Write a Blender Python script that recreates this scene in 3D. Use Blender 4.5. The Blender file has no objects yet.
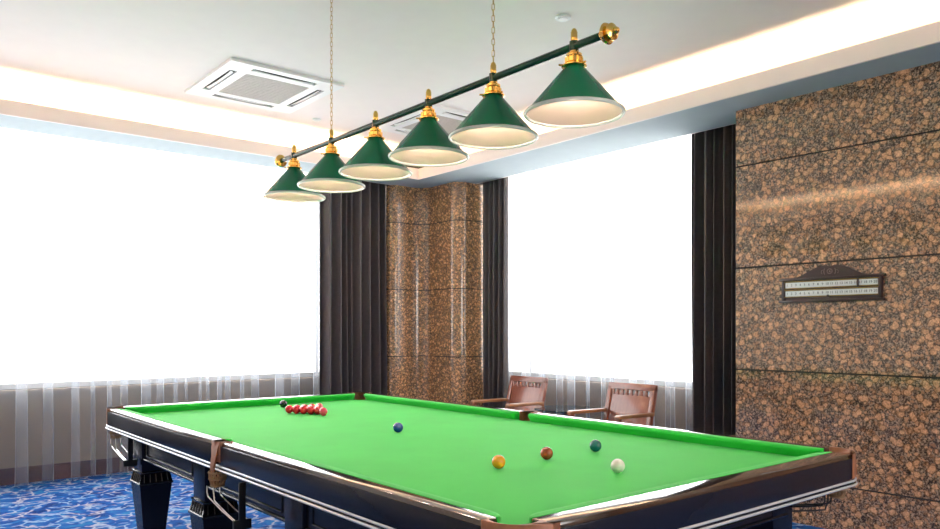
import bpy, bmesh, math, random
from mathutils import Vector, Matrix
PI = math.pi
random.seed(7)
scene = bpy.context.scene
COL = scene.collection

# ------------------------------------------------------------------ materials
def new_mat(name):
    m = bpy.data.materials.new(name); m.use_nodes = True
    nt = m.node_tree; nt.nodes.clear()
    out = nt.nodes.new('ShaderNodeOutputMaterial')
    return m, nt, out

def principled(nt, out, col=(0.8, 0.8, 0.8), rough=0.5, metal=0.0, spec=0.5, **kw):
    b = nt.nodes.new('ShaderNodeBsdfPrincipled')
    b.inputs['Base Color'].default_value = (*col, 1)
    b.inputs['Roughness'].default_value = rough
    b.inputs['Metallic'].default_value = metal
    b.inputs['Specular IOR Level'].default_value = spec
    for k, v in kw.items():
        b.inputs[k.replace('_', ' ')].default_value = v
    nt.links.new(b.outputs[0], out.inputs[0])
    return b

def coords(nt, scale=(1, 1, 1)):
    tc = nt.nodes.new('ShaderNodeTexCoord'); mp = nt.nodes.new('ShaderNodeMapping')
    mp.inputs['Scale'].default_value = scale
    nt.links.new(tc.outputs['Object'], mp.inputs[0])
    return mp.outputs[0]

def noise(nt, vec, scale, detail=3, rough=0.5, dist=0.0):
    n = nt.nodes.new('ShaderNodeTexNoise')
    n.inputs['Scale'].default_value = scale; n.inputs['Detail'].default_value = detail
    n.inputs['Roughness'].default_value = rough; n.inputs['Distortion'].default_value = dist
    nt.links.new(vec, n.inputs['Vector'])
    return n

def ramp(nt, fac, stops, interp='LINEAR'):
    r = nt.nodes.new('ShaderNodeValToRGB'); cr = r.color_ramp; cr.interpolation = interp
    while len(cr.elements) < len(stops): cr.elements.new(0.5)
    for e, (p, c) in zip(cr.elements, stops):
        e.position = p; e.color = (*c, 1) if len(c) == 3 else c
    nt.links.new(fac, r.inputs[0])
    return r.outputs[0]

def mix(nt, fac, a, b, mode='MIX'):
    m = nt.nodes.new('ShaderNodeMix'); m.data_type = 'RGBA'; m.blend_type = mode
    for sock, v in ((m.inputs[0], fac), (m.inputs[6], a), (m.inputs[7], b)):
        if isinstance(v, (int, float)): sock.default_value = v
        elif isinstance(v, tuple): sock.default_value = (*v, 1)
        else: nt.links.new(v, sock)
    return m.outputs[2]

def bump(nt, height, bsdf, strength=0.2, dist=0.01):
    b = nt.nodes.new('ShaderNodeBump'); b.inputs['Strength'].default_value = strength
    b.inputs['Distance'].default_value = dist
    nt.links.new(height, b.inputs['Height']); nt.links.new(b.outputs[0], bsdf.inputs['Normal'])

def simple(name, col, rough=0.5, metal=0.0, spec=0.5, var=0.06, nscale=8, **kw):
    m, nt, out = new_mat(name)
    b = principled(nt, out, col, rough, metal, spec, **kw)
    n = noise(nt, coords(nt), nscale)
    c = ramp(nt, n.outputs['Fac'], [(0.3, tuple(x * (1 - var) for x in col)), (0.7, tuple(min(1, x * (1 + var)) for x in col))])
    nt.links.new(c, b.inputs['Base Color'])
    return m

def wood(name, c1, c2, rough=0.25, scale=(3, 30, 30), coat=0.5):
    m, nt, out = new_mat(name)
    b = principled(nt, out, c1, rough, Coat_Weight=coat, Coat_Roughness=0.06)
    n = noise(nt, coords(nt, scale), 1.5, 5, 0.6, 0.6)
    nt.links.new(ramp(nt, n.outputs['Fac'], [(0.3, c1), (0.7, c2)]), b.inputs['Base Color'])
    return m

def granite(name, scale, tint=1.0, gain=1.0, rough=0.07, hue=(1, 1, 1)):
    m, nt, out = new_mat(name)
    b = principled(nt, out, (0.3, 0.2, 0.15), rough, spec=0.8)
    v = coords(nt)
    d = noise(nt, v, scale * 1.3, 2)
    d2 = noise(nt, v, scale * 5, 3)
    wv = mix(nt, 0.04, v, d.outputs['Color'], 'ADD')
    wv = mix(nt, 0.014, wv, d2.outputs['Color'], 'ADD')
    def cells(sc, rnd):
        vo = nt.nodes.new('ShaderNodeTexVoronoi'); vo.feature = 'F1'
        vo.inputs['Scale'].default_value = sc; vo.inputs['Randomness'].default_value = rnd
        nt.links.new(wv, vo.inputs['Vector']); return vo
    A, Bc = cells(scale, 1.0), cells(scale * 1.9, 1.0)
    fine = noise(nt, v, scale * 4.5, 4, 0.65)
    dark = ramp(nt, fine.outputs['Fac'], [(0.38, (0.016, 0.012, 0.010)), (0.5, (0.075, 0.054, 0.042)), (0.62, (0.24, 0.17, 0.125))])
    sep = nt.nodes.new('ShaderNodeSeparateColor'); nt.links.new(A.outputs['Color'], sep.inputs[0])
    blobc = ramp(nt, sep.outputs[0], [(0.0, (0.15 * tint, 0.082 * tint, 0.048)), (0.5, (0.30 * tint, 0.165 * tint, 0.092)), (1.0, (0.44 * tint, 0.275 * tint, 0.18))])
    blobc = mix(nt, 0.5, blobc, ramp(nt, fine.outputs['Fac'], [(0.34, (0.05, 0.03, 0.022)), (0.5, (0.28, 0.16, 0.10)), (0.66, (0.52, 0.33, 0.22))]))
    mA = ramp(nt, A.outputs['Distance'], [(0.0, (1, 1, 1)), (0.40, (1, 1, 1)), (0.50, (0, 0, 0))])
    gate = ramp(nt, sep.outputs[1], [(0.12, (0, 0, 0)), (0.15, (1, 1, 1))])
    mA = mix(nt, 1.0, mA, gate, 'MULTIPLY')
    sep2 = nt.nodes.new('ShaderNodeSeparateColor'); nt.links.new(Bc.outputs['Color'], sep2.inputs[0])
    blob2 = ramp(nt, sep2.outputs[0], [(0.0, (0.17, 0.09, 0.055)), (1.0, (0.36 * tint, 0.21 * tint, 0.135))])
    mB = ramp(nt, Bc.outputs['Distance'], [(0.0, (1, 1, 1)), (0.34, (1, 1, 1)), (0.46, (0, 0, 0))])
    gate2 = ramp(nt, sep2.outputs[1], [(0.30, (0, 0, 0)), (0.34, (1, 1, 1))])
    mB = mix(nt, 1.0, mB, gate2, 'MULTIPLY')
    c = mix(nt, mB, dark, blob2); c = mix(nt, mA, c, blobc)
    ring = ramp(nt, A.outputs['Distance'], [(0.33, (1, 1, 1)), (0.42, (0.25, 0.23, 0.22)), (0.50, (1, 1, 1))])
    c = mix(nt, 1.0, c, ring, 'MULTIPLY')
    c = mix(nt, 1.0, c, (gain * hue[0], gain * hue[1], gain * hue[2]), 'MULTIPLY')
    nt.links.new(c, b.inputs['Base Color'])
    return m

def carpet():
    m, nt, out = new_mat('blue patterned carpet')
    b = principled(nt, out, (0.02, 0.1, 0.4), 0.95, spec=0.1)
    v = coords(nt)
    d = noise(nt, v, 6, 3)
    wv = mix(nt, 0.16, v, d.outputs['Color'], 'ADD')
    vo = nt.nodes.new('ShaderNodeTexVoronoi'); vo.feature = 'DISTANCE_TO_EDGE'; vo.inputs['Scale'].default_value = 8.5
    nt.links.new(wv, vo.inputs['Vector'])
    line = ramp(nt, vo.outputs['Distance'], [(0.0, (1, 1, 1)), (0.045, (0.8, 0.8, 0.8)), (0.10, (0, 0, 0))])
    br = noise(nt, v, 9, 2)
    brk = ramp(nt, br.outputs['Fac'], [(0.42, (0, 0, 0)), (0.5, (1, 1, 1))])
    line = mix(nt, 1.0, line, brk, 'MULTIPLY')
    n2 = noise(nt, v, 5, 3, 0.6, 1.5)
    base = ramp(nt, n2.outputs['Fac'], [(0.33, (0.004, 0.028, 0.15)), (0.47, (0.008, 0.075, 0.32)), (0.6, (0.012, 0.13, 0.40)), (0.72, (0.02, 0.20, 0.38))])
    n3 = noise(nt, v, 3.5, 1)
    stroke = ramp(nt, n3.outputs['Fac'], [(0.42, (0.26, 0.38, 0.58)), (0.58, (0.42, 0.40, 0.48))])
    c = mix(nt, line, base, stroke)
    nt.links.new(c, b.inputs['Base Color'])
    f = noise(nt, v, 300, 2); bump(nt, f.outputs['Fac'], b, 0.4, 0.004)
    return m

def baize():
    m, nt, out = new_mat('green baize')
    b = principled(nt, out, (0.03, 0.45, 0.06), 0.75, spec=0.2, Sheen_Weight=0.24, Sheen_Roughness=0.4)
    b.inputs['Sheen Tint'].default_value = (0.55, 1.0, 0.6, 1)
    v = coords(nt, (1, 1, 1))
    n = noise(nt, v, 3, 4, 0.6)
    nt.links.new(ramp(nt, n.outputs['Fac'], [(0.3, (0.012, 0.42, 0.040)), (0.7, (0.018, 0.49, 0.052))]), b.inputs['Base Color'])
    f = noise(nt, v, 500, 2); bump(nt, f.outputs['Fac'], b, 0.12, 0.002)
    return m

def fabric_sheer():
    m, nt, out = new_mat('white voile')
    tr = nt.nodes.new('ShaderNodeBsdfTransparent'); tr.inputs[0].default_value = (0.96, 0.98, 1, 1)
    di = nt.nodes.new('ShaderNodeBsdfDiffuse'); di.inputs[0].default_value = (0.80, 0.82, 0.86, 1)
    tl = nt.nodes.new('ShaderNodeBsdfTranslucent'); tl.inputs[0].default_value = (0.82, 0.85, 0.90, 1)
    ms = nt.nodes.new('ShaderNodeMixShader'); ms.inputs[0].default_value = 0.5
    nt.links.new(di.outputs[0], ms.inputs[1]); nt.links.new(tl.outputs[0], ms.inputs[2])
    # thread weave: a longer path through the cloth where it is seen edge-on
    lw = nt.nodes.new('ShaderNodeLayerWeight'); lw.inputs[0].default_value = 0.5
    op = ramp(nt, lw.outputs['Facing'], [(0.0, (0.13, 0.13, 0.13)), (0.6, (0.22, 0.22, 0.22)), (0.95, (0.85, 0.85, 0.85))])
    mm = nt.nodes.new('ShaderNodeMixShader')
    nt.links.new(op, mm.inputs[0]); nt.links.new(tr.outputs[0], mm.inputs[1]); nt.links.new(ms.outputs[0], mm.inputs[2])
    nt.links.new(mm.outputs[0], out.inputs[0])
    return m

def glass(name, tint=(1, 1, 1), refl=1.0):
    m, nt, out = new_mat(name)
    tr = nt.nodes.new('ShaderNodeBsdfTransparent'); tr.inputs[0].default_value = (*tint, 1)
    gl = nt.nodes.new('ShaderNodeBsdfGlossy'); gl.inputs['Roughness'].default_value = 0.02
    lw = nt.nodes.new('ShaderNodeLayerWeight'); lw.inputs[0].default_value = 0.5
    fr = ramp(nt, lw.outputs['Facing'], [(0.0, (.03, .03, .03)), (0.55, (.06, .06, .06)), (0.8, (.22, .22, .22)), (1.0, (1, 1, 1))])
    mm = nt.nodes.new('ShaderNodeMixShader')
    nt.links.new(fr, mm.inputs[0]); nt.links.new(tr.outputs[0], mm.inputs[1]); nt.links.new(gl.outputs[0], mm.inputs[2])
    nt.links.new(mm.outputs[0], out.inputs[0])
    return m

def emit(name, col, s):
    m, nt, out = new_mat(name)
    e = nt.nodes.new('ShaderNodeEmission'); e.inputs[0].default_value = (*col, 1); e.inputs[1].default_value = s
    nt.links.new(e.outputs[0], out.inputs[0]); return m

def liner_mat():
    m, nt, out = new_mat('white enamel liner')
    principled(nt, out, (0.66, 0.53, 0.46), 0.5)
    return m

M = dict(
    baize=baize(), carpet=carpet(), granite=granite('brown granite', 19, 1.05, 2.0, 0.06, (1, .96, .88)), granite_col=granite('golden brown granite', 30, 1.2, 2.2, 0.15, (1, .90, .74)),
    joint=simple('dark joint', (0.02, 0.018, 0.018), 0.8),
    lacquer=simple('black navy lacquer', (0.008, 0.009, 0.018), 0.12, spec=0.5),
    lacquer_face=simple('dark navy lacquer', (0.009, 0.011, 0.024), 0.24, spec=0.22),
    rail_wood=wood('polished rail mahogany', (0.022, 0.009, 0.006), (0.048, 0.020, 0.012), 0.14, (25, 2, 25), 1.0),
    leather=simple('tan leather', (0.33, 0.13, 0.065), 0.42, var=0.18, nscale=25),
    net=simple('brown cord net', (0.32, 0.19, 0.10), 0.8),
    chrome=simple('chrome rod', (0.75, 0.76, 0.8), 0.12, 1.0),
    pale_line=simple('pale moulding line', (0.80, 0.83, 0.88), 0.25, 0.4),
    black_metal=simple('black metal', (0.012, 0.012, 0.014), 0.35),
    paint=simple('warm white ceiling paint', (0.88, 0.80, 0.76), 0.6, var=0.01, spec=0.2),
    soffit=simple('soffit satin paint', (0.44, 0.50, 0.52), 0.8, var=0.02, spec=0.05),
    wall=simple('beige wall paint', (0.27, 0.205, 0.15), 0.75, var=0.04),
    offwhite=simple('off white wall paint', (0.80, 0.73, 0.62), 0.75, var=0.03),
    skirting=wood('dark red skirting wood', (0.05, 0.012, 0.009), (0.09, 0.022, 0.015), 0.4, (2, 20, 20), 0.2),
    sheer=fabric_sheer(),
    drape=simple('charcoal drape fabric', (0.075, 0.063, 0.064), 0.45, var=0.1, nscale=30, spec=0.55, Sheen_Weight=0.5, Sheen_Roughness=0.35),
    glass=glass('window glass'), frame=simple('white window frame', (0.75, 0.76, 0.78), 0.4),
    table_glass=glass('blue tinted glass', (0.30, 0.50, 0.58)),
    shade=simple('dark green enamel', (0.001, 0.13, 0.062), 0.25, var=0.03, spec=0.3),
    liner=liner_mat(),
    rim=simple('milky glass rim', (0.82, 0.86, 0.83), 0.15, var=0.02, Transmission_Weight=0.25),
    brass=simple('polished brass', (0.90, 0.58, 0.16), 0.14, 1.0, var=0.05),
    chain_m=simple('brass chain', (0.60, 0.44, 0.22), 0.3, 1.0),
    pole=simple('green black pole lacquer', (0.004, 0.045, 0.028), 0.25, spec=0.3),
    bulb=emit('warm bulb', (1.0, 0.80, 0.68), 80.0),
    cove=emit('warm cove lamp', (1.0, 0.66, 0.38), 80.0),
    acw=simple('white ac plastic', (0.84, 0.83, 0.82), 0.4, var=0.01),
    acgrille=simple('grey filter grille', (0.50, 0.45, 0.41), 0.6, var=0.08, nscale=60),
    acdark=simple('dark vent gap', (0.03, 0.028, 0.03), 0.7),
    chairwood=wood('red brown chair wood', (0.20, 0.050, 0.028), (0.30, 0.088, 0.048), 0.28, (20, 20, 2), 0.5),
    armwood=wood('light chair arm wood', (0.30, 0.12, 0.05), (0.42, 0.19, 0.085), 0.3, (3, 25, 25), 0.4),
    board=wood('dark mahogany board', (0.018, 0.005, 0.008), (0.032, 0.009, 0.012), 0.3, (3, 3, 25), 0.3),
    ivory=simple('ivory number strip', (0.80, 0.82, 0.80), 0.4, var=0.03),
    ink=simple('grey ink', (0.10, 0.10, 0.11), 0.6),
    carve=simple('lighter carved wood', (0.20, 0.13, 0.13), 0.35),  # emblem wood, lighter than the board
)

def ball_mat(name, col):
    return simple(name, col, 0.06, spec=0.55, var=0.03, Coat_Weight=0.3)

# ------------------------------------------------------------------ mesh helpers
class B:
    """collects shapes in world space into one mesh"""
    def __init__(s): s.bm = bmesh.new()
    def box(s, x0, x1, y0, y1, z0, z1, bev=0.0, mat=None):
        t = bmesh.new(); bmesh.ops.create_cube(t, size=1)
        for v in t.verts:
            v.co = Vector(((x0 + x1) / 2 + v.co.x * (x1 - x0), (y0 + y1) / 2 + v.co.y * (y1 - y0), (z0 + z1) / 2 + v.co.z * (z1 - z0)))
        if bev > 0: bmesh.ops.bevel(t, geom=t.edges[:], offset=bev, segments=2, affect='EDGES', profile=0.6)
        s.merge(t, mat); return s
    def merge(s, t, mat=None):
        if mat is not None: bmesh.ops.transform(t, matrix=mat, verts=t.verts)
        me = bpy.data.meshes.new('tmp'); t.to_mesh(me); t.free()
        s.bm.from_mesh(me); bpy.data.meshes.remove(me)
    def loft(s, rings, close=True, cap=True, loop=False):
        vr = [[s.bm.verts.new(p) for p in r] for r in rings]
        n = len(vr[0]); m = len(vr)
        for i in range(m if loop else m - 1):
            a, b = vr[i], vr[(i + 1) % m]
            for j in range(n if close else n - 1):
                k = (j + 1) % n
                try: s.bm.faces.new((a[j], a[k], b[k], b[j]))
                except ValueError: pass
        if cap and close and not loop:
            s.bm.faces.new(vr[0][::-1]); s.bm.faces.new(vr[-1])
        return s
    def tube(s, pts, r, seg=8, loop=False):
        pts = [Vector(p) for p in pts]; n = len(pts); rings = []
        rad = r if isinstance(r, (list, tuple)) else [r] * n
        up = None
        for i, p in enumerate(pts):
            a = pts[(i - 1) % n] if (loop or i > 0) else p
            b = pts[(i + 1) % n] if (loop or i < n - 1) else p
            d = (b - a).normalized()
            if up is None:
                up = d.orthogonal().normalized()
            up = (up - d * up.dot(d)).normalized()
            w = d.cross(up)
            rings.append([p + (up * math.cos(2 * PI * k / seg) + w * math.sin(2 * PI * k / seg)) * rad[i] for k in range(seg)])
        return s.loft(rings, loop=loop)
    def lathe(s, prof, c=(0, 0, 0), seg=32, axis='z', cap=True):
        rings = []
        for r, h in prof:
            ring = []
            for k in range(seg):
                a = 2 * PI * k / seg
                p = (r * math.cos(a), r * math.sin(a), h)
                if axis == 'y': p = (p[0], p[2], -p[1])
                if axis == 'x': p = (p[2], p[0], p[1])
                ring.append(Vector(p) + Vector(c))
            rings.append(ring)
        return s.loft(rings, cap=cap)
    def prism(s, poly, z0, z1):
        return s.loft([[Vector((x, y, z0)) for x, y in poly], [Vector((x, y, z1)) for x, y in poly]])
    def extr(s, poly3, d):
        d = Vector(d); return s.loft([[Vector(p) for p in poly3], [Vector(p) + d for p in poly3]])
    def sphere(s, c, r, u=32, v=20):
        t = bmesh.new(); bmesh.ops.create_uvsphere(t, u_segments=u, v_segments=v, radius=r)
        s.merge(t, Matrix.Translation(c)); return s
    def bevel(s, off, seg=2, ang=40):
        s.bm.normal_update()
        bmesh.ops.recalc_face_normals(s.bm, faces=s.bm.faces[:])
        es = [e for e in s.bm.edges if len(e.link_faces) == 2 and e.calc_face_angle(0) > math.radians(ang)]
        bmesh.ops.bevel(s.bm, geom=es, offset=off, segments=seg, affect='EDGES', profile=0.5, clamp_overlap=True); return s
    def done(s, name, m, parent=None, off=None, smooth=35, recalc=True):
        if off is None: off = tuple(parent.get('_o', (0, 0, 0))) if parent is not None else (0, 0, 0)
        if recalc: bmesh.ops.recalc_face_normals(s.bm, faces=s.bm.faces[:])
        bmesh.ops.translate(s.bm, vec=-Vector(off), verts=s.bm.verts)
        me = bpy.data.meshes.new(name); s.bm.to_mesh(me); s.bm.free()
        me.materials.append(M[m] if isinstance(m, str) else m)
        if smooth:
            me.shade_smooth(); me.set_sharp_from_angle(angle=math.radians(smooth))
        o = bpy.data.objects.new(name, me); COL.objects.link(o)
        if parent is not None:
            o.parent = parent; OFF[o.name] = off
        else:
            o.location = off
        return o
OFF = {}
def sub(bld, name, m, parent, smooth=35, recalc=True):
    """child in world coordinates of a thing whose origin is known"""
    return bld.done(name, m, parent, OFF[parent.name], smooth, recalc)
def thing(name, loc, label, cat, group=None):
    o = bpy.data.objects.new(name, None); COL.objects.link(o); o.location = loc
    o.empty_display_size = 0.1; OFF[o.name] = loc
    tag(o, label, cat, group); return o
def tag(o, label, cat, group=None):
    o['label'] = label; o['category'] = cat
    if group: o['group'] = group
    return o
def struct(o, label, cat):
    o['kind'] = 'structure'; o['label'] = label; o['category'] = cat; return o

# ------------------------------------------------------------------ room dimensions (metres)
S = 3.037            # soffit underside
CE = 3.34            # ceiling
YW, XW = 6.35, 3.75  # window walls
YB, XN = -5.0, -3.75 # wall behind the camera, wall on its left
XG, YG = 3.002, 1.693  # granite face and its far end
FX, FY, FB = 2.654, 5.335, -3.4   # cove edges
SILL = 0.84
TOP = 3.31

struct(B().box(XN - .2, XW + .2, YB - .2, YW + .2, -.06, 0).done('floor', 'carpet'), 'blue carpet with wavy pale strokes', 'floor')
struct(B().box(XN - .2, XW + .2, YB - .2, YW + .2, CE, CE + .12).done('ceiling', 'paint'), 'off white ceiling above the cove', 'ceiling')
# dropped soffit ring with an upstand lip that hides the cove lamps
sof = B()
SY, SX = 5.78, 3.30
sof.box(XN, SX, FY + .02, SY, S, S + .035)
sof.box(FX + .02, SX, FB, FY + .02, S, S + .035)
sof.box(XN, -FX - .02, FB, FY + .02, S, S + .035)
sof.box(XN, SX, YB, FB - .02, S, S + .035)
struct(sof.done('trim_1', 'soffit', smooth=0), 'pale grey underside of the dropped ceiling border', 'soffit')
lip = B()
lip.box(-FX - .02, FX + .02, FY, FY + .02, S, S + .118)
lip.box(FX, FX + .02, FB, FY, S, S + .118)
lip.box(-FX - .02, -FX, FB, FY, S, S + .118)
lip.box(-FX - .02, FX + .02, FB - .02, FB, S, S + .118)
lip_o = struct(lip.done('trim_2', 'paint', smooth=0), 'beige upstand edge of the ceiling cove', 'cove trim')
# curtain pocket fronts
poc = B(); poc.box(XN, SX + .02, SY, SY + .02, S, CE); poc.box(SX, SX + .02, YG, SY, S, CE)
struct(poc.done('trim_3', 'paint', smooth=0), 'white back of the curtain pocket above the windows', 'curtain pocket')

# walls with window openings
WLx0, WLx1 = -3.2, 2.35
w = B()
w.box(XN, XW + .2, YW, YW + .2, 0, SILL); w.box(XN, XW + .2, YW, YW + .2, TOP, CE)
w.box(XN, WLx0, YW, YW + .2, SILL, TOP); w.box(WLx1, XW + .2, YW, YW + .2, SILL, TOP)
struct(w.done('wall_left', 'wall', smooth=0), 'beige wall under the long window on the left', 'wall')
WRy0, WRy1 = 1.9, 5.2
w = B()
w.box(XW, XW + .2, YB, YW, 0, SILL); w.box(XW, XW + .2, YB, YW, TOP, CE)
w.box(XW, XW + .2, YB, WRy0, SILL, TOP); w.box(XW, XW + .2, WRy1, YW, SILL, TOP)
struct(w.done('wall_right', 'wall', smooth=0), 'beige wall under the window behind the chairs', 'wall')
struct(B().box(XN - .2, XW, YB - .2, YB, 0, SILL).box(XN - .2, XW, YB - .2, YB, TOP, CE).box(XN - .2, -.9, YB - .2, YB, SILL, TOP).box(2.4, XW, YB - .2, YB, SILL, TOP).done('wall_back', 'offwhite', smooth=0), 'plain wall behind the viewer', 'wall')
struct(B().box(XN - .2, XN, YB, YW + .2, 0, CE).done('wall_near', 'offwhite', smooth=0), 'plain wall beside the viewer', 'wall')
struct(B().box(XN, XW, YW - .018, YW, 0, .13).box(XN, XW, YW - .011, YW, .13, .145).done('baseboard_left', 'skirting', smooth=0), 'dark red wooden skirting behind the voile', 'baseboard')
struct(B().box(XW - .018, XW, YG, YW, 0, .13).box(XW - .011, XW, YG, YW, .13, .145).done('baseboard_right', 'skirting', smooth=0), 'dark red wooden skirting behind the chairs', 'baseboard')

def window(n, axis, a0, a1, pos, nm, label, mull):
    def bx(b, u0, u1, d0, d1, z0, z1):
        if axis == 'x': b.box(u0, u1, pos + d0, pos + d1, z0, z1)
        else: b.box(pos + d0, pos + d1, u0, u1, z0, z1)
    b = B(); t = .05
    bx(b, a0, a1, .08, .14, SILL, SILL + t); bx(b, a0, a1, .08, .14, TOP - t, TOP)
    for u0, u1 in [(a0, a0 + t), (a1 - t, a1)] + [(m_ - .02, m_ + .02) for m_ in mull]:
        bx(b, u0, u1, .082, .138, SILL + t, TOP - t)
    o = struct(b.done(nm, 'frame', smooth=0), label, 'window')
    p = B(); bx(p, a0 + t, a1 - t, .108, .112, SILL + t, TOP - t)
    p.done('window_pane', 'glass', o, (0, 0, 0), smooth=0)
    s = B()
    bx(s, a0 - .03, a1 + .03, -.06, .10, SILL - .03, SILL)
    s.done('window_sill', 'wall', o, (0, 0, 0), smooth=0)
window(1, 'x', WLx0, WLx1, YW, 'window_1', 'long bright window behind voile on the left', (-1.9, 2.0))
window(2, 'y', WRy0, WRy1, XW, 'window_2', 'bright window behind voile above the chairs', (4.78, 2.25))
window(3, 'x', -.9, 2.4, YB - .2, 'added_window', 'unseen window added behind the viewer for fill light', (.75,))  # unseen window, added to light the table's near side and the granite

# granite wall: polished slabs with dark joints
g = B(); J = .0055
levels = [0, .308, 1.075, 1.842, 2.610, S]
for a, b_ in zip(levels[:-1], levels[1:]):
    g.box(XG, XG + .03, YB, YG, a + (J if a else 0), b_ - (J if b_ < S else 0), .0015)
gw = struct(g.done('wall_granite', 'granite', smooth=0), 'brown polished granite wall with dark joints', 'wall')
B().box(XG + .014, XW, YB, YG - .001, 0, S - .001).done('wall_core', 'joint', gw, (0, 0, 0), smooth=0)

# corner column clad in curved granite
def fillet(p0, p, p1, r, n=12):
    p0, p, p1 = Vector(p0), Vector(p), Vector(p1)
    a = (p0 - p).normalized(); b = (p1 - p).normalized()
    c = p + (a + b) * r
    s0 = p + a * r; out = []
    v0 = s0 - c; v1 = p + b * r - c
    for i in range(n + 1):
        t = i / n * PI / 2
        out.append(c + v0 * math.cos(t) + v1 * math.sin(t))
    return out
def col_outline(o=0.0):
    K = [(2.58 + o, 6.34), (2.58 + o, 5.755 + o), (3.03 + o, 5.755 + o), (3.03 + o, 5.12 + o), (3.74, 5.12 + o)]
    pts = [Vector(K[0])] + fillet(K[0], K[1], K[2], .10) + fillet(K[1], K[2], K[3], .17) + fillet(K[2], K[3], K[4], .14) + [Vector(K[4])]
    return [(p.x, p.y) for p in pts] + [(3.74, 6.34)]
c = B()
for a, b_ in zip(levels[:-1], levels[1:]):
    c.prism(col_outline(), a + (.005 if a else 0), b_ - (.005 if b_ < S else 0))
co = struct(c.done('trim_4', 'granite_col', smooth=40), 'golden brown granite column with rounded edges in the corner', 'column')
B().prism(col_outline(.008), 0, CE).done('column_core', 'joint', co, (0, 0, 0), smooth=40)

# cove lamps (warm strips lying on the soffit behind the lip)
z0, z1 = S + .04, S + .055
for n_, bx in (('a', (-FX + .1, FX - .1, FY + .05, FY + .11)), ('b', (FX + .05, FX + .11, FB + .1, FY - .1)), ('c', (-FX - .11, -FX - .05, FB + .1, FY - .1)), ('d', (-FX + .1, FX - .1, FB - .11, FB - .05))):
    B().box(*bx, z0, z1).done('cove_lamp_strip', 'cove', lip_o, (0, 0, 0), smooth=0)

# ------------------------------------------------------------------ curtains
def curtain(name, m, p0, p1, z0, z1, folds, amp, over, label, cat, group=None, jit=.35, thick=0.0, flare=0.0, seed=1, nz=10, per=22):
    rnd = random.Random(seed)
    p0, p1 = Vector(p0), Vector(p1); L = (p1 - p0).length
    d = (p1 - p0) / L; n = Vector((-d.y, d.x))
    wts = [1 + rnd.uniform(-jit, jit) for _ in range(folds)]; tot = sum(wts)
    am = [amp * rnd.uniform(.65, 1.15) for _ in range(folds + 1)]
    ov = [over * rnd.uniform(.7, 1.25) for _ in range(folds + 1)]
    base = []; acc = 0
    for i in range(folds):
        wd = wts[i] / tot * L
        for k in range(per):
            f = k / per; ph = 2 * PI * f
            A = am[i] * (1 - f) + am[i + 1] * f; O = ov[i] * (1 - f) + ov[i + 1] * f
            base.append((acc + wd * f, O * wd / (4 * PI) * math.sin(2 * ph), A * math.sin(ph), i + f))
        acc += wd
    base.append((L, 0, 0, folds))
    sh = [rnd.uniform(-1, 1) for _ in range(folds + 2)]
    b = B(); rows = []
    for j in range(nz + 1):
        t = j / nz; z = z0 + (z1 - z0) * t; row = []
        dn = 1 - t
        for (s, o, a, q) in base:
            i = int(q); f = q - i
            wob = (sh[i] * (1 - f) + sh[i + 1] * f)
            ss = s + o * (.8 + .35 * dn) + wob * .018 * math.sin(3.1 * t + 1.7 * wob) * dn
            aa = a * (.75 + .45 * dn) + wob * flare * dn
            q2 = p0 + d * min(max(ss, -.02), L + .02) + n * aa
            row.append(b.bm.verts.new((q2.x, q2.y, z)))
        rows.append(row)
    for r0, r1 in zip(rows[:-1], rows[1:]):
        for k in range(len(r0) - 1):
            b.bm.faces.new((r0[k], r0[k + 1], r1[k + 1], r1[k]))
    o = b.done(name, m, smooth=180, recalc=False)
    if thick:
        md = o.modifiers.new('thickness', 'SOLIDIFY'); md.thickness = thick; md.offset = 0
    return tag(o, label, cat, group)

ctop = CE - .02
curtain('sheer_curtain', 'sheer', (-3.3, 6.17), (1.95, 6.17), .012, ctop, 17, .045, 2.7, 'long white voile curtain over the window on the left', 'curtain', jit=.5, seed=4)
curtain('sheer_curtain', 'sheer', (3.58, 5.06), (3.58, 2.25), .012, ctop, 9, .045, 2.7, 'white voile curtain over the window behind the two chairs', 'curtain', jit=.5, seed=9)
curtain('drape', 'drape', (1.73, 5.88), (2.57, 5.88), .012, ctop, 8, .055, .5, 'gathered charcoal drape between the long window and the granite column', 'curtain', thick=.003, seed=2, jit=.45)
curtain('drape', 'drape', (3.375, 5.08), (3.375, 4.66), .012, ctop, 5, .05, .5, 'gathered charcoal drape on the right side of the granite column', 'curtain', thick=.003, seed=5)
curtain('drape', 'drape', (3.40, 2.35), (3.40, 1.73), .012, ctop, 7, .055, .5, 'gathered charcoal drape beside the big granite wall', 'curtain', thick=.003, seed=8)

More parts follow.
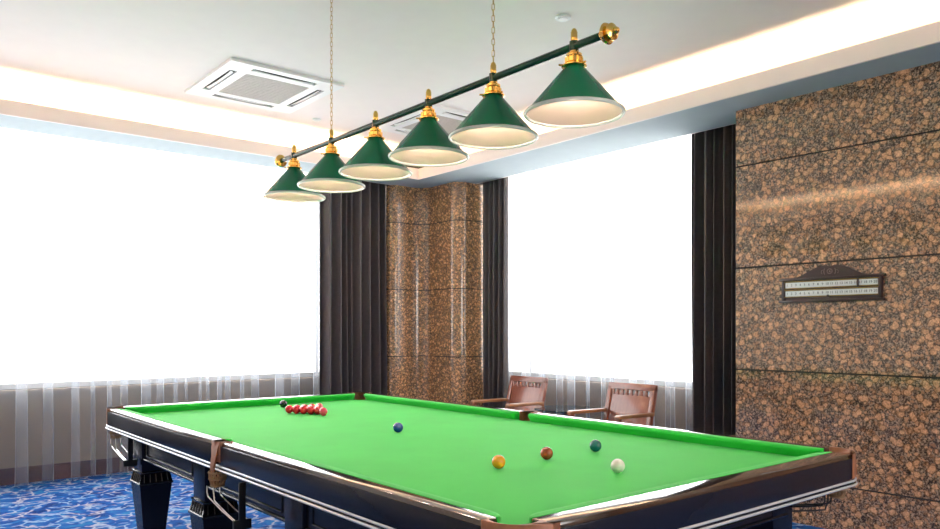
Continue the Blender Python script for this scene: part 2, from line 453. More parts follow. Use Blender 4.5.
# ------------------------------------------------------------------ ceiling fittings
def cassette(cx, cy, label):
    t = thing('ceiling_air_conditioner', (cx, cy, CE), label, 'air conditioner', 'cassette air conditioners in the ceiling')
    hx, hy = .465, .485
    z = CE
    b = B()
    # panel with four slot openings and a middle opening
    zs = (z - .022, z)
    xs = [-hx, -.395, -.335, -.265, .265, .335, .395, hx]
    ys = [-hy, -.415, -.355, -.285, .285, .355, .415, hy]
    def solid(i, j):
        if 3 <= i <= 3 and 3 <= j <= 3: return False
        if i in (1, 5) and 3 <= j <= 3: return False
        if j in (1, 5) and 3 <= i <= 3: return False
        return True
    for i in range(7):
        for j in range(7):
            if solid(i, j): b.box(cx + xs[i], cx + xs[i + 1], cy + ys[j], cy + ys[j + 1], *zs)
    bmesh.ops.remove_doubles(b.bm, verts=b.bm.verts, dist=1e-5)
    dup = {}
    for f in b.bm.faces: dup.setdefault(tuple(sorted(v.index for v in f.verts)), []).append(f)
    b.bm.verts.index_update(); dup = {}
    for f in b.bm.faces: dup.setdefault(tuple(sorted(v.index for v in f.verts)), []).append(f)
    bmesh.ops.delete(b.bm, geom=[f for fs in dup.values() if len(fs) > 1 for f in fs], context='FACES')
    sub(b, 'panel', 'acw', t, 0)
    gr = sub(B().box(cx - .26, cx + .26, cy - .28, cy + .28, z - .019, z - .013), 'intake_grille', 'acgrille', t, 0)
    gb = B()
    for k in range(15):
        y = cy - .26 + k * .52 / 14
        gb.box(cx - .255, cx + .255, y - .004, y + .004, z - .021, z - .019)
    sub(gb, 'grille_slats', 'acgrille', gr, 0)
    sub(B().box(cx - .262, cx + .262, cy - .283, cy + .283, z - .012, z - .004).box(cx - .393, cx - .337, cy - .28, cy + .28, z - .01, z - .004).box(cx + .337, cx + .393, cy - .28, cy + .28, z - .01, z - .004)
        .box(cx - .26, cx + .26, cy - .413, cy - .357, z - .01, z - .004).box(cx - .26, cx + .26, cy + .357, cy + .413, z - .01, z - .004), 'vent_cavity', 'acdark', t, 0)
    # swing vanes: long curved flaps tilted in the slots
    for ang in range(4):
        v = B(); rings = []
        for k in range(13):
            s = -0.25 + .5 * k / 12; bow = .010 * (1 - (s / .25) ** 2)
            w_ = .013
            rings.append([Vector((s, -.400 + .006 + bow * 0, -.012 - bow)), Vector((s, -.400 + 2 * w_, -.020 - bow * .3)), Vector((s, -.400 + 2 * w_, -.023 - bow * .3)), Vector((s, -.400 + .006, -.015 - bow))])
        v.loft(rings)
        bmesh.ops.transform(v.bm, matrix=Matrix.Translation((cx, cy, CE)) @ Matrix.Rotation(ang * PI / 2, 4, 'Z') @ Matrix.Translation((0, 0.015 if ang % 2 == 0 else 0.02, 0)), verts=v.bm.verts)
        sub(v, 'vane', 'acw', t)
    return t
cassette(.395, 4.335, 'white cassette air conditioner in the ceiling left of the hanging chain')
cassette(2.17, 4.29, 'pale cassette air conditioner in the ceiling behind the row of green lamps')
def disc(x, y, r, label):
    t = thing('smoke_detector', (x, y, CE), label, 'smoke detector')
    sub(B().lathe([(r, CE), (r, CE - .006), (r * .9, CE - .013)], (x, y, 0)), 'base_plate', 'acw', t)
    sub(B().lathe([(r * .62, CE - .013), (r * .6, CE - .018), (r * .3, CE - .020)], (x, y, 0)), 'sensor', 'acw', t)
disc(1.263, 1.843, .05, 'round white detector on the ceiling above the nearest green lamp')
disc(1.167, 4.885, .04, 'small round white detector on the ceiling beside the cassette air conditioner')

# ------------------------------------------------------------------ hanging lamp bar
LAMPZ, PZ = 2.225, 2.487
LY = [.59 + .482 * k for k in range(6)]
lamp = thing('billiard_lamp', (0, 1.795, CE), 'long green pole lamp with six cone shades hung on two chains above the snooker table', 'lamp')
sub(B().tube([(0, .435, PZ), (0, 3.175, PZ)], .0155, 20), 'pole', 'pole', lamp)
for y, sgn in ((.435, -1), (3.175, 1)):
    prof = [(.019, 0), (.019, .012), (.036, .016), (.041, .024), (.036, .032), (.024, .034), (.024, .042), (.032, .046), (.032, .052), (.018, .056), (.012, .062), (.014, .070), (.008, .078), (.001, .08)]
    b = B().lathe([(r, sgn * (h - .012)) for r, h in prof], (0, y, PZ), 28, 'y')
    sub(b, 'end_cap', 'brass', lamp)
for k, y in enumerate(LY):
    sh = B().lathe([(.193, LAMPZ), (.0415, 2.400), (.036, 2.406), (.030, 2.408), (.030, 2.404), (.038, 2.398), (.1905, LAMPZ)], (0, y, 0), 56, cap=False)
    so = sub(sh, 'lamp_shade', 'shade', lamp)
    OFF[so.name] = OFF[lamp.name]
    sub(B().lathe([(.189, LAMPZ + .002), (.0375, 2.396), (.020, 2.398), (.020, 2.3965), (.037, 2.3945), (.187, LAMPZ + .002)], (0, y, 0), 56, cap=False), 'liner', 'liner', so)
    rings = [(.193 + .0065 * math.cos(a), LAMPZ - .002 + .0075 * math.sin(a)) for a in [2 * PI * i / 10 for i in range(10)]]
    b = B(); b.loft([[Vector((r * math.cos(t), y + r * math.sin(t), z)) for r, z in rings] for t in [2 * PI * i / 64 for i in range(64)]], loop=True)
    sub(b, 'shade_rim', 'rim', so)
    fit = [(.046, 2.404), (.050, 2.407), (.050, 2.411), (.036, 2.414), (.030, 2.420), (.033, 2.424), (.033, 2.440), (.028, 2.444), (.031, 2.448), (.031, 2.456), (.022, 2.460), (.018, 2.464), (.018, PZ)]
    fb = B().lathe(fit, (0, y, 0), 28)
    for q in range(10):   # flutes of the gallery and three set screws
        a = 2 * PI * q / 10
        fb.tube([(.033 * math.cos(a), y + .033 * math.sin(a), 2.422), (.033 * math.cos(a), y + .033 * math.sin(a), 2.442)], .0042, 6)
    for q in range(3):
        a = 2 * PI * q / 3 + .5
        fb.tube([(.045 * math.cos(a), y + .045 * math.sin(a), 2.411), (.062 * math.cos(a), y + .062 * math.sin(a), 2.411)], .004, 6)
    sub(fb, 'fitter', 'brass', so)
    ft = [(.016, PZ + .008), (.016, PZ + .018), (.0125, PZ + .020), (.0135, PZ + .026), (.0135, PZ + .056), (.0110, PZ + .060), (.011, PZ + .064), (.006, PZ + .070), (.001, PZ + .071)]
    sub(B().lathe(ft, (0, y, 0), 20), 'finial', 'brass', so)
    sub(B().lathe([(.0185, PZ - .019), (.0185, PZ + .019)], (0, y, 0), 20, 'z'), 'collar', 'pole', so)
    sub(B().lathe([(.014, 2.396), (.014, 2.38), (.020, 2.372), (.027, 2.352), (.026, 2.338), (.017, 2.326), (.001, 2.322)], (0, y, 0), 20), 'bulb', 'bulb', so)
for y in (LY[1], LY[4]):
    ch = B(); z = PZ + .068; i = 0; Lk, wd, wr = .030, .0065, .0019
    while z < CE - .03:
        pts = []
        for q in range(14):
            a = 2 * PI * q / 14
            u = wd * math.cos(a); h = (Lk / 2 - wd) * (1 if math.sin(a) > 0 else -1) + wd * math.sin(a)
            pts.append((u, h))
        ang = i * PI / 2 + .6
        ch.tube([(u * math.cos(ang), y + u * math.sin(ang), z + Lk / 2 + h) for u, h in pts], wr, 6, loop=True)
        z += Lk - 2.2 * wr; i += 1
    ch.tube([(0, y, z - .004), (.004, y, z + .004), (0, y, CE - .012)], .0022, 6)
    ch.lathe([(.014, CE), (.014, CE - .006), (.006, CE - .014)], (0, y, 0), 16)
    sub(ch, 'chain', 'chain_m', lamp)

# ------------------------------------------------------------------ snooker table
BZ = .84                     # bed height
HW, LN = .850, 3.569         # half width and length between the cushion noses
CT, CD, RT = .879, .046, .886  # nose height, cushion depth, rail top
OX, OY0, OY1 = .950, -.126, 3.687
T = thing('snooker_table', (0, LN / 2, 0), 'full size snooker table with bright green baize and dark polished legs', 'snooker table')
CPX, CPY, CPR = HW + .027, .027, .066
MPX, MPR = HW + .066, .052
def arc(cx, cy, r, a0, a1, n=14):
    return [(cx + r * math.cos(a0 + (a1 - a0) * i / n), cy + r * math.sin(a0 + (a1 - a0) * i / n)) for i in range(n + 1)]
def bed_outline(e=.0):
    X = HW + CD + e; Y0, Y1 = -CD - e, LN + CD + e
    def cornerarc(sx, top):
        cy = LN + CPY if top else -CPY
        ccx = sx * CPX
        # points where the edges meet the hole circle
        dx = math.sqrt(max(CPR ** 2 - ((Y1 if top else Y0) - cy) ** 2, 0)); dy = math.sqrt(max(CPR ** 2 - (X - CPX) ** 2, 0))
        a_h = math.atan2((Y1 if top else Y0) - cy, -sx * dx)
        a_v = math.atan2((-dy if top else dy), sx * X - ccx)
        return ccx, cy, a_h, a_v
    pts = []
    # near edge left->right, then right side, far, left
    def sweep(cx, cy, r, a0, a1, through):
        for s in (1, -1):
            d = (a1 - a0) % (2 * PI) if s > 0 else -((a0 - a1) % (2 * PI))
            mid = a0 + d / 2
            if math.cos(mid - through) > 0.2: return arc(cx, cy, r, a0, a0 + d)
        return arc(cx, cy, r, a0, a1)
    cx, cy, ah, av = cornerarc(-1, False); pts += sweep(cx, cy, CPR, av, ah, PI / 4)
    cx, cy, ah, av = cornerarc(1, False); pts += sweep(cx, cy, CPR, ah, av, 3 * PI / 4)
    am = math.acos((X - MPX) / MPR)
    pts += arc(MPX, LN / 2, MPR, -am, -2 * PI + am)
    cx, cy, ah, av = cornerarc(1, True); pts += sweep(cx, cy, CPR, av, ah, -3 * PI / 4)
    cx, cy, ah, av = cornerarc(-1, True); pts += sweep(cx, cy, CPR, ah, av, -PI / 4)
    pts += arc(-MPX, LN / 2, MPR, PI - am, -PI + am)
    return pts
sub(B().prism(bed_outline(), BZ - .045, BZ), 'bed_cloth', 'baize', T, 30)

def cushion(p0, p1, inward, j0, j1):
    """rubber cushion under baize from p0 to p1 along the rail line; j = jaw cut-back length at each end"""
    p0, p1, n = Vector(p0), Vector(p1), Vector(inward); L = (p1 - p0).length; d = (p1 - p0) / L
    st = []
    K = 10
    for i in range(K + 1): st.append((j0 * (1 - math.cos(i / K * PI / 2)), math.sin(i / K * PI / 2)))
    N = 14
    for i in range(1, N): st.append((j0 + (L - j0 - j1) * i / N, 1.0))
    for i in range(K, -1, -1): st.append((L - j1 * (1 - math.cos(i / K * PI / 2)), math.sin(i / K * PI / 2)))
    b = B(); rings = []
    for s, k in st:
        dep = max(.006, CD * k); q = p0 + d * s
        prof = [(0, BZ + .001), (0, RT - .001), (dep * .55, RT - .001), (dep * .88, CT + .003), (dep, CT - .002), (dep, CT - .010), (max(dep - .014, .004), BZ + .012), (max(dep - .017, .003), BZ + .001)]
        rings.append([Vector((q.x + n.x * a, q.y + n.y * a, z)) for a, z in prof])
    b.loft(rings)
    sub(b, 'cushion', 'baize', T, 50)
XR = HW + CD; YR0, YR1 = -CD, LN + CD
g1, g2 = .052, .048   # gaps at corner and middle
for sx in (-1, 1):
    cushion((sx * XR, g1 - CD + .012), (sx * XR, LN / 2 - g2), (-sx, 0), .075, .042)
    cushion((sx * XR, LN / 2 + g2), (sx * XR, LN - g1 + CD - .012), (-sx, 0), .042, .075)
for y, s in ((YR0, 1), (YR1, -1)):
    cushion((-HW + g1 - CD + .012, y), (HW - g1 + CD - .012, y), (0, s), .075, .075)

def rail(x0, x1, y0, y1):
    b = B().box(x0, x1, y0, y1, .790, RT, .010)
    sub(b, 'rail', 'rail_wood', T)
CG = .012; MG = .046
for sx in (-1, 1):
    a, c_ = sorted((sx * XR, sx * OX))
    rail(a, c_, CG, LN / 2 - MG); rail(a, c_, LN / 2 + MG, LN - CG)
rail(-HW + .012, HW - .012, OY0, YR0); rail(-HW + .012, HW - .012, YR1, OY1)
# lacquered rail faces below the polished top
fb_ = B()
for sx in (-1, 1):
    a, c_ = sorted((sx * (XR + .02), sx * (OX + .004)))
    fb_.box(a, c_, CG, LN / 2 - MG, .786, .870, .003); fb_.box(a, c_, LN / 2 + MG, LN - CG, .786, .870, .003)
fb_.box(-HW + .012, HW - .012, OY0 - .004, YR0 - .02, .786, .870, .003); fb_.box(-HW + .012, HW - .012, YR1 + .02, OY1 + .004, .786, .870, .003)
sub(fb_, 'rail_face', 'lacquer_face', T)

def rect_ring(b, prof, X, Y0, Y1, r=.11):
    """sweep a (offset outwards, z) profile around a rounded rectangle"""
    base = []
    for cx, cy, a0 in ((X - r, Y1 - r, 0), (-X + r, Y1 - r, PI / 2), (-X + r, Y0 + r, PI), (X - r, Y0 + r, 1.5 * PI)):
        for i in range(7):
            a = a0 + i / 6 * PI / 2; base.append((cx + r * math.cos(a), cy + r * math.sin(a), math.cos(a), math.sin(a)))
    b.loft([[Vector((x + nx * o, y + ny * o, z)) for o, z in prof] for x, y, nx, ny in base], loop=True)
mo = B()
rect_ring(mo, [(-.02, .790), (.004, .790), (.012, .786), (.013, .779), (.008, .776), (.008, .773), (.016, .770), (.018, .762), (.012, .757), (0, .755), (-.02, .755)], OX - .012, OY0 + .012, OY1 - .012)
sub(mo, 'moulding', 'lacquer', T, 60)
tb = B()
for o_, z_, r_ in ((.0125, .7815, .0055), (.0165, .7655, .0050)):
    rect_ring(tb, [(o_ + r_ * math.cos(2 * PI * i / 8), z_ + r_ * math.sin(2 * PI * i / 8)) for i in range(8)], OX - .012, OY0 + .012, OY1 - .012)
sub(tb, 'moulding_line', 'pale_line', T, 60)  # two pale lines round the moulding, modelled as thin tubes
ap = B()
AX, AY0, AY1 = .835, .130, LN - .130
rect_ring(ap, [(-.04, .795), (0, .795), (0, .60), (-.04, .60)], AX, AY0, AY1, .03)
sub(ap, 'apron', 'lacquer_face', T, 60)
# raised panel beads on the apron
pb = B()
LEGY = [.205, 1.26, 2.28, 3.29]
def bead_frame(b, fixed, a0, a1, z0, z1, ax):
    r = .006
    def P(u, z): return (fixed, u, z) if ax == 'y' else (u, fixed, z)
    b.tube([P(a0, z0), P(a1, z0)], r, 8); b.tube([P(a0, z1), P(a1, z1)], r, 8)
    b.tube([P(a0, z0), P(a0, z1)], r, 8); b.tube([P(a1, z0), P(a1, z1)], r, 8)
for sx in (-1, 1):
    for y0, y1 in zip(LEGY[:-1], LEGY[1:]): bead_frame(pb, sx * (AX + .001), y0 + .13, y1 - .13, .635, .725, 'y')
    pb.tube([(sx * (AX + .002), AY0 + .03, .608), (sx * (AX + .002), AY1 - .03, .608)], .009, 8)
for y in (AY0 - .001, AY1 + .001):
    bead_frame(pb, y, -.60, .60, .635, .725, 'x'); pb.tube([(-AX + .03, y, .608), (AX - .03, y, .608)], .009, 8)
sub(pb, 'panel_bead', 'lacquer', T, 60)
sub(B().box(-AX + .05, AX - .05, AY0 + .05, AY1 - .05, .70, .79), 'slate_bed', 'joint', T, 0)

def leg(x, y):
    b = B()
    def sq(h, z, c=.0): return [Vector((x - h, y - h, z)), Vector((x + h, y - h, z)), Vector((x + h, y + h, z)), Vector((x - h, y + h, z))]
    b.box(x - .078, x + .078, y - .078, y + .078, .52, .785, .004)
    b.loft([sq(h, z) for h, z in [(.080, .46), (.090, .456), (.090, .44), (.060, .13), (.055, .12), (.066, .11), (.066, .085), (.060, .075)]])
    b.lathe([(.030, .0), (.045, .004), (.048, .03), (.040, .06), (.046, .078)], (x, y, 0), 20)
    lo = sub(b, 'leg', 'lacquer_face', T); OFF[lo.name] = OFF[T.name]
    c_ = B()
    c_.loft([sq(h, z) for h, z in [(.082, .535), (.088, .532), (.088, .524), (.082, .520), (.094, .470), (.098, .466), (.098, .456), (.090, .452)]])
    for k in range(4):       # carved flutes around the collar
        R = Matrix.Translation((x, y, 0)) @ Matrix.Rotation(k * PI / 2, 4, 'Z')
        for q in range(5):
            u = -.064 + q * .032
            p = [R @ Vector((u, -.0835, .518)), R @ Vector((u * 1.06, -.0945, .472))]
            c_.tube(p, [.0045, .0055], 8)
    sub(c_, 'leg_collar', 'lacquer', lo, 40)
for sx in (-1, 1):
    for y in LEGY: leg(sx * .772, y)

# pockets
def pocket(kind, sx, sy):
    """sx: side, sy: -1 near end, 0 middle, 1 far end"""
    b = B()
    if kind == 'corner':
        cx, cy = sx * CPX, (LN + CPY if sy > 0 else -CPY)
        ex = sx; ey = 1 if sy > 0 else -1
        oy = OY1 if sy > 0 else OY0
        yin = (LN - CG) if sy > 0 else CG
        xin = sx * (HW - .012)
        def outline(g=.0, rr=CPR):
            R = .14; o = []
            o.append((sx * (OX + g), yin))
            ccx, ccy = sx * (OX + g - R), oy + ey * (g - R)
            for i in range(11):
                a = i / 10 * PI / 2
                o.append((ccx + sx * R * math.cos(a), ccy + ey * R * math.sin(a)))
            o.append((xin, oy + ey * g))
            A = []; h1 = abs(xin - cx); h2 = abs(yin - cy)
            a0 = math.atan2(ey * math.sqrt(rr ** 2 - h1 ** 2), -sx * h1)
            a1 = math.atan2(-ey * h2, sx * math.sqrt(rr ** 2 - h2 ** 2))
            d = a1 - a0
            mid = math.atan2(ey, sx)
            best = None
            for add in (-2 * PI, 0, 2 * PI):
                dd = d + add
                if abs(dd) < 2 * PI and math.cos(a0 + dd / 2 - mid) > .5: best = dd
            for i in range(17): A.append((cx + rr * math.cos(a0 + best * i / 16), cy + rr * math.sin(a0 + best * i / 16)))
            o += A
            return o
        b.prism(outline(.005), .792, RT + .002)
        b.bevel(.004, 2, 50)
        rim = sub(b, 'pocket_cap', 'leather', T, 40)
        fx, fy = cx + sx * .012, cy + ey * .012   # net centre
        rod0 = Vector((sx * .900, cy - ey * .03, .0)); rdir = Vector((0, -ey, 0))
        fl = B(); dx = Vector((sx, ey, 0)).normalized(); side = Vector((-dx.y, dx.x, 0))
        o0 = Vector((sx * (OX - .039), oy - ey * .039, 0))
        rings = []
        for z, out, hw in [(.885, -.004, .020), (.868, .006, .022), (.83, .010, .020), (.795, .016, .016), (.792, .010, .016), (.83, .004, .020), (.862, .000, .022), (.880, -.012, .020)]:
            q = o0 + dx * out
            rings.append([q - side * hw + Vector((0, 0, z)), q + side * hw + Vector((0, 0, z))])
        fl.loft([[r[0] for r in rings], [r[1] for r in rings]])
        sub(fl, 'leather_flap', 'leather', T)
    else:
        cx, cy = sx * MPX, LN / 2; ey = 1
        o = [(sx * XR, cy - MG), (sx * (OX + .006), cy - MG), (sx * (OX + .006), cy + MG), (sx * XR, cy + MG)]
        am = math.acos((XR - MPX) / MPR)
        A = arc(MPX, 0, MPR * .86, am * .9, -am * .9) if sx > 0 else [(-x, y) for x, y in arc(MPX, 0, MPR * .86, am * .9, -am * .9)]
        o += [(x if abs(x) > 0 else x, cy + y) for x, y in A]
        b.prism(o, .80, RT + .002)
        b.bevel(.003, 2, 50)
        sub(b, 'pocket_cap', 'leather', T, 40)
        fl = B(); rings = []
        for z, out, hw in [(.886, .004, .040), (.86, .012, .036), (.82, .016, .026), (.78, .024, .020), (.74, .022, .020), (.72, .015, .024), (.74, .016, .018), (.78, .018, .018), (.82, .010, .024), (.86, .005, .034)]:
            rings.append([(sx * (OX + out), cy - hw, z), (sx * (OX + out), cy + hw, z)])
        fl.loft([[Vector(r[0]) for r in rings], [Vector(r[1]) for r in rings]])
        sub(fl, 'leather_flap', 'leather', T)
        rod0 = Vector((sx * .965, cy - .0, 0)); rdir = Vector((0, -1, 0)); fx, fy = sx * .955, cy - .02
    # cord net collar under the hole
    n = B()
    for k in range(14):
        a = 2 * PI * k / 14; a2 = a + .35
        for q in (a2, 2 * a - a2):
            n.tube([(fx + .036 * math.cos(a), fy + .036 * math.sin(a), .755), (fx + .034 * math.cos((a + q) / 2), fy + .034 * math.sin((a + q) / 2), .73), (fx + .026 * math.cos(q), fy + .026 * math.sin(q), .70)], .0028, 5)
    for r_, z_ in ((.037, .757), (.035, .73), (.027, .70)):
        n.tube([(fx + r_ * math.cos(2 * PI * i / 20), fy + r_ * math.sin(2 * PI * i / 20), z_) for i in range(20)], .0045, 6, loop=True)
    sub(n, 'pocket_net', 'net', T)
    # ball runner: three rods sloping to a strap bracket
    L = .31
    for k, (du, dz) in enumerate(((-.028, 0), (.028, 0), (0, -.022))):
        rb = B(); pts = []
        for s, z in [(0, .70), (.0, .672), (.012, .655), (.05, .645), (.16, .622), (L, .598)]:
            q = rod0 + rdir * s
            pts.append((q.x + du, q.y, z + (dz if s > 0 else 0)))
        rb.tube(pts, .0036, 8)
        sub(rb, 'runner_rod', 'chrome' if not (kind == 'corner' and sx > 0) else 'black_metal', T)
    br = B(); q = rod0 + rdir * (L - .005)
    br.box(q.x - .038, q.x + .038, q.y - .006, q.y + .006, .568, .608, .003)
    br.box(q.x - .014, q.x + .014, q.y - .005, q.y + .005, .600, .757, .002)
    sub(br, 'runner_bracket', 'black_metal', T)
for sx in (-1, 1):
    for sy in (-1, 1): pocket('corner', sx, sy)
    pocket('middle', sx, 0)

T.location.x = -.020
# ------------------------------------------------------------------ balls
def ball(name, x, y, m, label, group=None):
    o = B().sphere((0, 0, 0), .02625).done(name, m, smooth=180)
    o.location = (x, y, BZ + .0264)
    return tag(o, label, 'snooker ball', group)
ball('snooker_ball', -.011, .362, ball_mat('white ball', (.93, .87, .79)), 'white cue ball on the green cloth nearest the granite wall')
ball('snooker_ball', -.293, .708, ball_mat('yellow ball', (.95, .36, .015)), 'yellow orange snooker ball on the cloth, left of the brown ball')
ball('snooker_ball', -.008, .733, ball_mat('brown ball', (.32, .065, .022)), 'brown snooker ball between the yellow ball and the green ball')
ball('snooker_ball', .301, .741, ball_mat('green ball', (.003, .11, .12)), 'dark teal green snooker ball behind the white cue ball')
ball('snooker_ball', -.009, 1.807, ball_mat('blue ball', (.004, .052, .28)), 'blue snooker ball alone in the middle of the cloth')
ball('snooker_ball', .066, 2.738, ball_mat('pink ball', (.92, .075, .135)), 'pink snooker ball in front of the pack of reds')
ball('snooker_ball', .097, 3.355, ball_mat('black ball', (.008, .012, .014)), 'black snooker ball behind the pack of reds')
red = ball_mat('red ball', (.75, .014, .035))
words = ['first', 'second', 'third', 'fourth', 'fifth']
proto = None
for k in range(5):
    for j in range(k + 1):
        x = .076 + (j - k / 2) * .0531; y = 2.822 + k * .0462
        if k == 0: lab = 'red snooker ball at the tip of the pack, next to the pink'
        else:
            pos = 'left end' if j == 0 else ('right end' if j == k else words[j] + ' from left')
            lab = 'red snooker ball, %s of the pack\'s %s row counted from the pink' % (pos, words[k])
        if proto is None:
            proto = o = ball('snooker_ball', x, y, red, lab, 'red balls in the pack')
        else:
            o = proto.copy(); COL.objects.link(o); o.location = (x, y, BZ + .0264); o['label'] = lab

# ------------------------------------------------------------------ chairs and side table
def make_chair(loc, label):
    """faces -x; origin on the floor under the seat centre"""
    t = thing('armchair', (0, 0, 0), label, 'chair', 'wooden armchairs by the window')
    W = .238
    lean = math.radians(14)
    Rm = Matrix.Translation((.24, 0, .44)) @ Matrix.Rotation(lean, 4, 'Y')
    fr = B()
    H = .475
    for s in (-1, 1): fr.box(-.018, .018, s * W - .022, s * W + .022, -.04, H - .03, .004, Rm)
    fr.box(-.018, .018, -W - .022, W + .022, H - .06, H, .006, Rm)
    fr.box(-.016, .016, -W + .022, W - .022, .02, .07, .003, Rm)
    sub(fr, 'back_frame', 'chairwood', t)
    sub(B().box(-.008, .010, -W + .028, W - .028, .07, H - .105, .003, Rm), 'backrest', 'chairwood', t)
    n = 9
    for i in range(n):
        y = -W + .03 + (2 * W - .06) * i / (n - 1)
        sl = B().box(-.010, .010, y - .011, y + .011, H - .106, H - .058, .002, Rm)
        sl.box(-.010, .010, y - .017, y + .017, H - .106, H - .088, .002, Rm)
        sub(sl, 'back_slat', 'chairwood', t)
    sub(B().box(-.26, .235, -W + .01, W - .01, .40, .445, .012), 'seat', 'chairwood', t)
    for s in (-1, 1):
        a = B(); rings = []
        for x, z, hw in [(-.190, .655, .024), (-.165, .662, .030), (-.05, .660, .028), (.25, .656, .022), (.29, .656, .02)]:
            yy = s * (W + .022)
            rings.append([Vector((x, yy - hw, z - .016)), Vector((x, yy + hw, z - .016)), Vector((x, yy + hw, z + .014)), Vector((x, yy - hw, z + .014))])
        a.loft(rings).bevel(.005, 2, 40)
        sub(a, 'armrest', 'armwood', t)
        f = B(); f.loft([[Vector((x + dx, s * (W + .02) + dy, z)) for dx, dy in ((-.02, -.02), (.02, -.02), (.02, .02), (-.02, .02))] for x, z in [(-.19, 0), (-.18, .40), (-.16, .646)]])
        sub(f, 'leg', 'chairwood', t)
        f = B(); f.loft([[Vector((x + dx, s * W + dy, z)) for dx, dy in ((-.02, -.02), (.02, -.02), (.02, .02), (-.02, .02))] for x, z in [(.33, 0), (.24, .30), (.235, .45)]])
        sub(f, 'leg', 'chairwood', t)
        sub(B().box(-.24, .25, s * W - .012, s * W + .012, .20, .235, .004), 'stretcher', 'chairwood', t)
    t.location = loc
    return t
make_chair((2.80, 4.10, 0), 'red brown wooden armchair nearest the granite column, back to the window')
make_chair((2.80, 2.785, 0), 'red brown wooden armchair right of the glass side table, back to the window')
gt = thing('side_table', (2.97, 3.41, 0), 'round glass topped side table between the two wooden armchairs', 'side table')
gx, gy = 2.97, 3.41
sub(B().lathe([(.30, .632), (.305, .636), (.305, .640), (.30, .644)], (gx, gy, 0), 48), 'tabletop', 'table_glass', gt)
sub(B().lathe([(.19, 0), (.19, .012), (.06, .035), (.03, .06), (.024, .30), (.03, .58), (.10, .619), (.10, .6315)], (gx, gy, 0), 32), 'pedestal', 'board', gt)
# ------------------------------------------------------------------ scoreboard on the granite
sb = thing('snooker_scoreboard', (XG, .972, 1.574), 'dark wooden snooker scoreboard with two ivory number strips on the granite wall', 'scoreboard')
yl, yr = 1.312, .632    # left and right ends as seen
yc = (yl + yr) / 2
out = []
for i in range(41):
    u = -1 + 2 * i / 40; a = abs(u)
    h = 1.742 + .076 * (0.5 + 0.5 * math.cos(PI * min(max((a - .10) / .66, 0), 1)))
    if a < .10: h -= .008 * (0.5 + 0.5 * math.cos(PI * a / .10))
    out.append((yc - u * .355, h))
poly = [(yc + .355, 1.722)] + out + [(yc - .355, 1.722)]
bo = B().extr([(XG - .001, y, z) for y, z in poly], (-.020, 0, 0))
bo.box(XG - .018, XG - .001, yr + .012, yl - .012, 1.582, 1.725)
bo.box(XG - .034, XG - .001, yr - .022, yl + .022, 1.566, 1.584, .003)
bo.box(XG - .030, XG - .001, yr - .020, yl + .020, 1.722, 1.738, .003)
for y in (yl - .012, yr + .012): bo.box(XG - .028, XG - .001, y - .012, y + .012, 1.58, 1.724, .002)
sub(bo, 'board', 'board', sb)
em = B()
em.tube([(XG - .022, yc + .017 * math.cos(2 * PI * i / 20), 1.776 + .016 * math.sin(2 * PI * i / 20)) for i in range(20)], .0028, 6, loop=True)
em.sphere((XG - .021, yc, 1.776), .006, 10, 8)
for s in (-1, 1):
    em.tube([(XG - .022, yc + s * (.030 + .010 * math.cos(a)), 1.776 + .021 * math.sin(a)) for a in [-1.2 + 2.4 * i / 10 for i in range(11)]], .0026, 6)
    em.tube([(XG - .022, yc + s * (.046 + .012 * math.cos(a)), 1.772 + .014 * math.sin(a)) for a in [-1.0 + 2.6 * i / 10 for i in range(11)]], .002, 6)
sub(em, 'carved_emblem', 'carve', sb)
def number_mesh(items, hgt):
    """numerals as thin raised mesh on the strip, reading left to right for a viewer facing +x"""
    res = B()
    for txt, y, z in items:
        cu = bpy.data.curves.new('num', 'FONT'); cu.body = txt; cu.size = hgt; cu.align_x = 'CENTER'; cu.align_y = 'CENTER'; cu.extrude = .0006; cu.resolution_u = 2
        to = bpy.data.objects.new('num', cu); COL.objects.link(to)
        bpy.context.view_layer.update()
        me = bpy.data.meshes.new_from_object(to.evaluated_get(bpy.context.evaluated_depsgraph_get()))
        bpy.data.objects.remove(to); bpy.data.curves.remove(cu)
        t = bmesh.new(); t.from_mesh(me); bpy.data.meshes.remove(me)
        mt = Matrix(((0, 0, -1, XG - .0262), (-1, 0, 0, y), (0, 1, 0, z), (0, 0, 0, 1)))
        res.merge(t, mt)
    return res
for r, zc in enumerate((1.690, 1.630)):
    st = sub(B().box(XG - .0255, XG - .018, yr + .026, yl - .026, zc - .019, zc + .019, .001), 'number_strip', 'ivory', sb); OFF[st.name] = OFF[sb.name]
    sp = (yl - yr - .08) / 19
    sub(number_mesh([(str(i + 1), yl - .04 - sp * i, zc) for i in range(20)], .024), 'numerals', 'ink', st, 0, False)
    for dz in (-.024, .024):
        sub(B().tube([(XG - .026, yr + .02, zc + dz), (XG - .026, yl - .02, zc + dz)], .0028, 8), 'brass_rail', 'brass', sb)
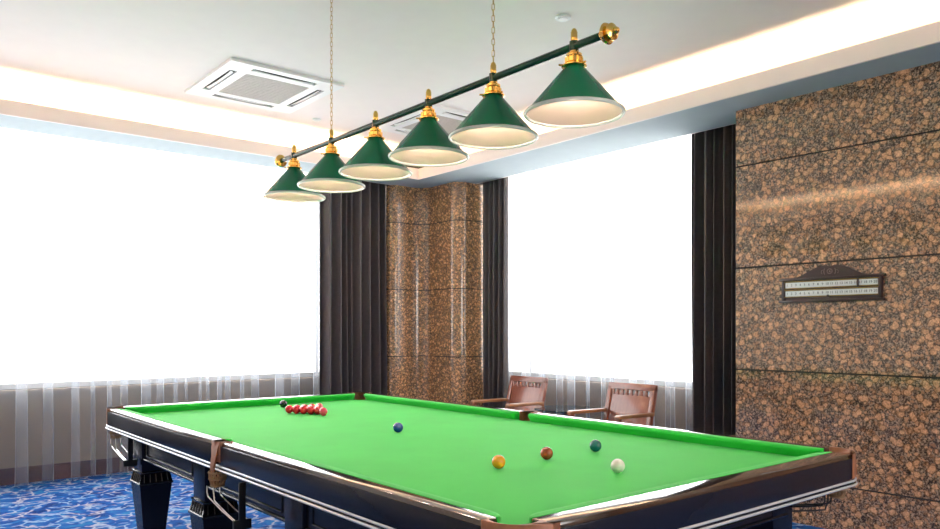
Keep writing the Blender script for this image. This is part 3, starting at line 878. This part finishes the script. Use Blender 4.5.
for y, zc in ((yl - .04 - (yl - yr - .08) / 19 * 15.5, 1.690), (yc + .01, 1.606)):
    sub(B().box(XG - .034, XG - .022, y - .006, y + .006, zc - (.028 if zc > 1.65 else .01), zc + (.028 if zc > 1.65 else .01), .002), 'slider', 'board', sb)

# ------------------------------------------------------------------ daylight, portals, camera
wd = bpy.data.worlds.new('overcast daylight'); scene.world = wd; wd.use_nodes = True
bg = wd.node_tree.nodes['Background']; bg.inputs[0].default_value = (1.0, 0.97, 0.93, 1); bg.inputs[1].default_value = 5.2
def portal(name, loc, rot, sx, sy):
    l = bpy.data.lights.new(name, 'AREA'); l.shape = 'RECTANGLE'; l.size = sx; l.size_y = sy; l.cycles.is_portal = True
    o = bpy.data.objects.new(name, l); COL.objects.link(o); o.location = loc; o.rotation_euler = rot
portal('left_window_daylight', ((WLx0 + WLx1) / 2, YW + .22, (SILL + TOP) / 2), (-PI / 2, 0, 0), WLx1 - WLx0, TOP - SILL)
portal('right_window_daylight', (XW + .22, (WRy0 + WRy1) / 2, (SILL + TOP) / 2), (PI / 2, 0, PI / 2), WRy1 - WRy0, TOP - SILL)

portal('added_window_daylight', (.75, YB - .22, (SILL + TOP) / 2), (PI / 2, 0, 0), 3.3, TOP - SILL)  # daylight portal of the window added behind the camera
cam = bpy.data.cameras.new('camera'); co_ = bpy.data.objects.new('camera', cam); COL.objects.link(co_)
co_.location = (-2.2132, -1.4418, 1.3651)
co_.rotation_euler = (PI / 2, 0, math.radians(50.403 - 90))
cam.sensor_width = 36; cam.lens = 754.95 / 940 * 36
cam.shift_y = (331.1 - 264.5) / 940
cam.clip_start = .05
scene.camera = co_
scene.view_settings.view_transform = 'Standard'; scene.view_settings.look = 'None'
scene.view_settings.exposure = 0.4; scene.view_settings.gamma = 1.0; scene.view_settings.use_curve_mapping = False
scene.cycles.max_bounces = 10; scene.cycles.diffuse_bounces = 6; scene.cycles.glossy_bounces = 5
scene.cycles.transparent_max_bounces = 24; scene.cycles.transmission_bounces = 6
scene.cycles.sample_clamp_indirect = 8.0
scene.cycles.use_denoising = True
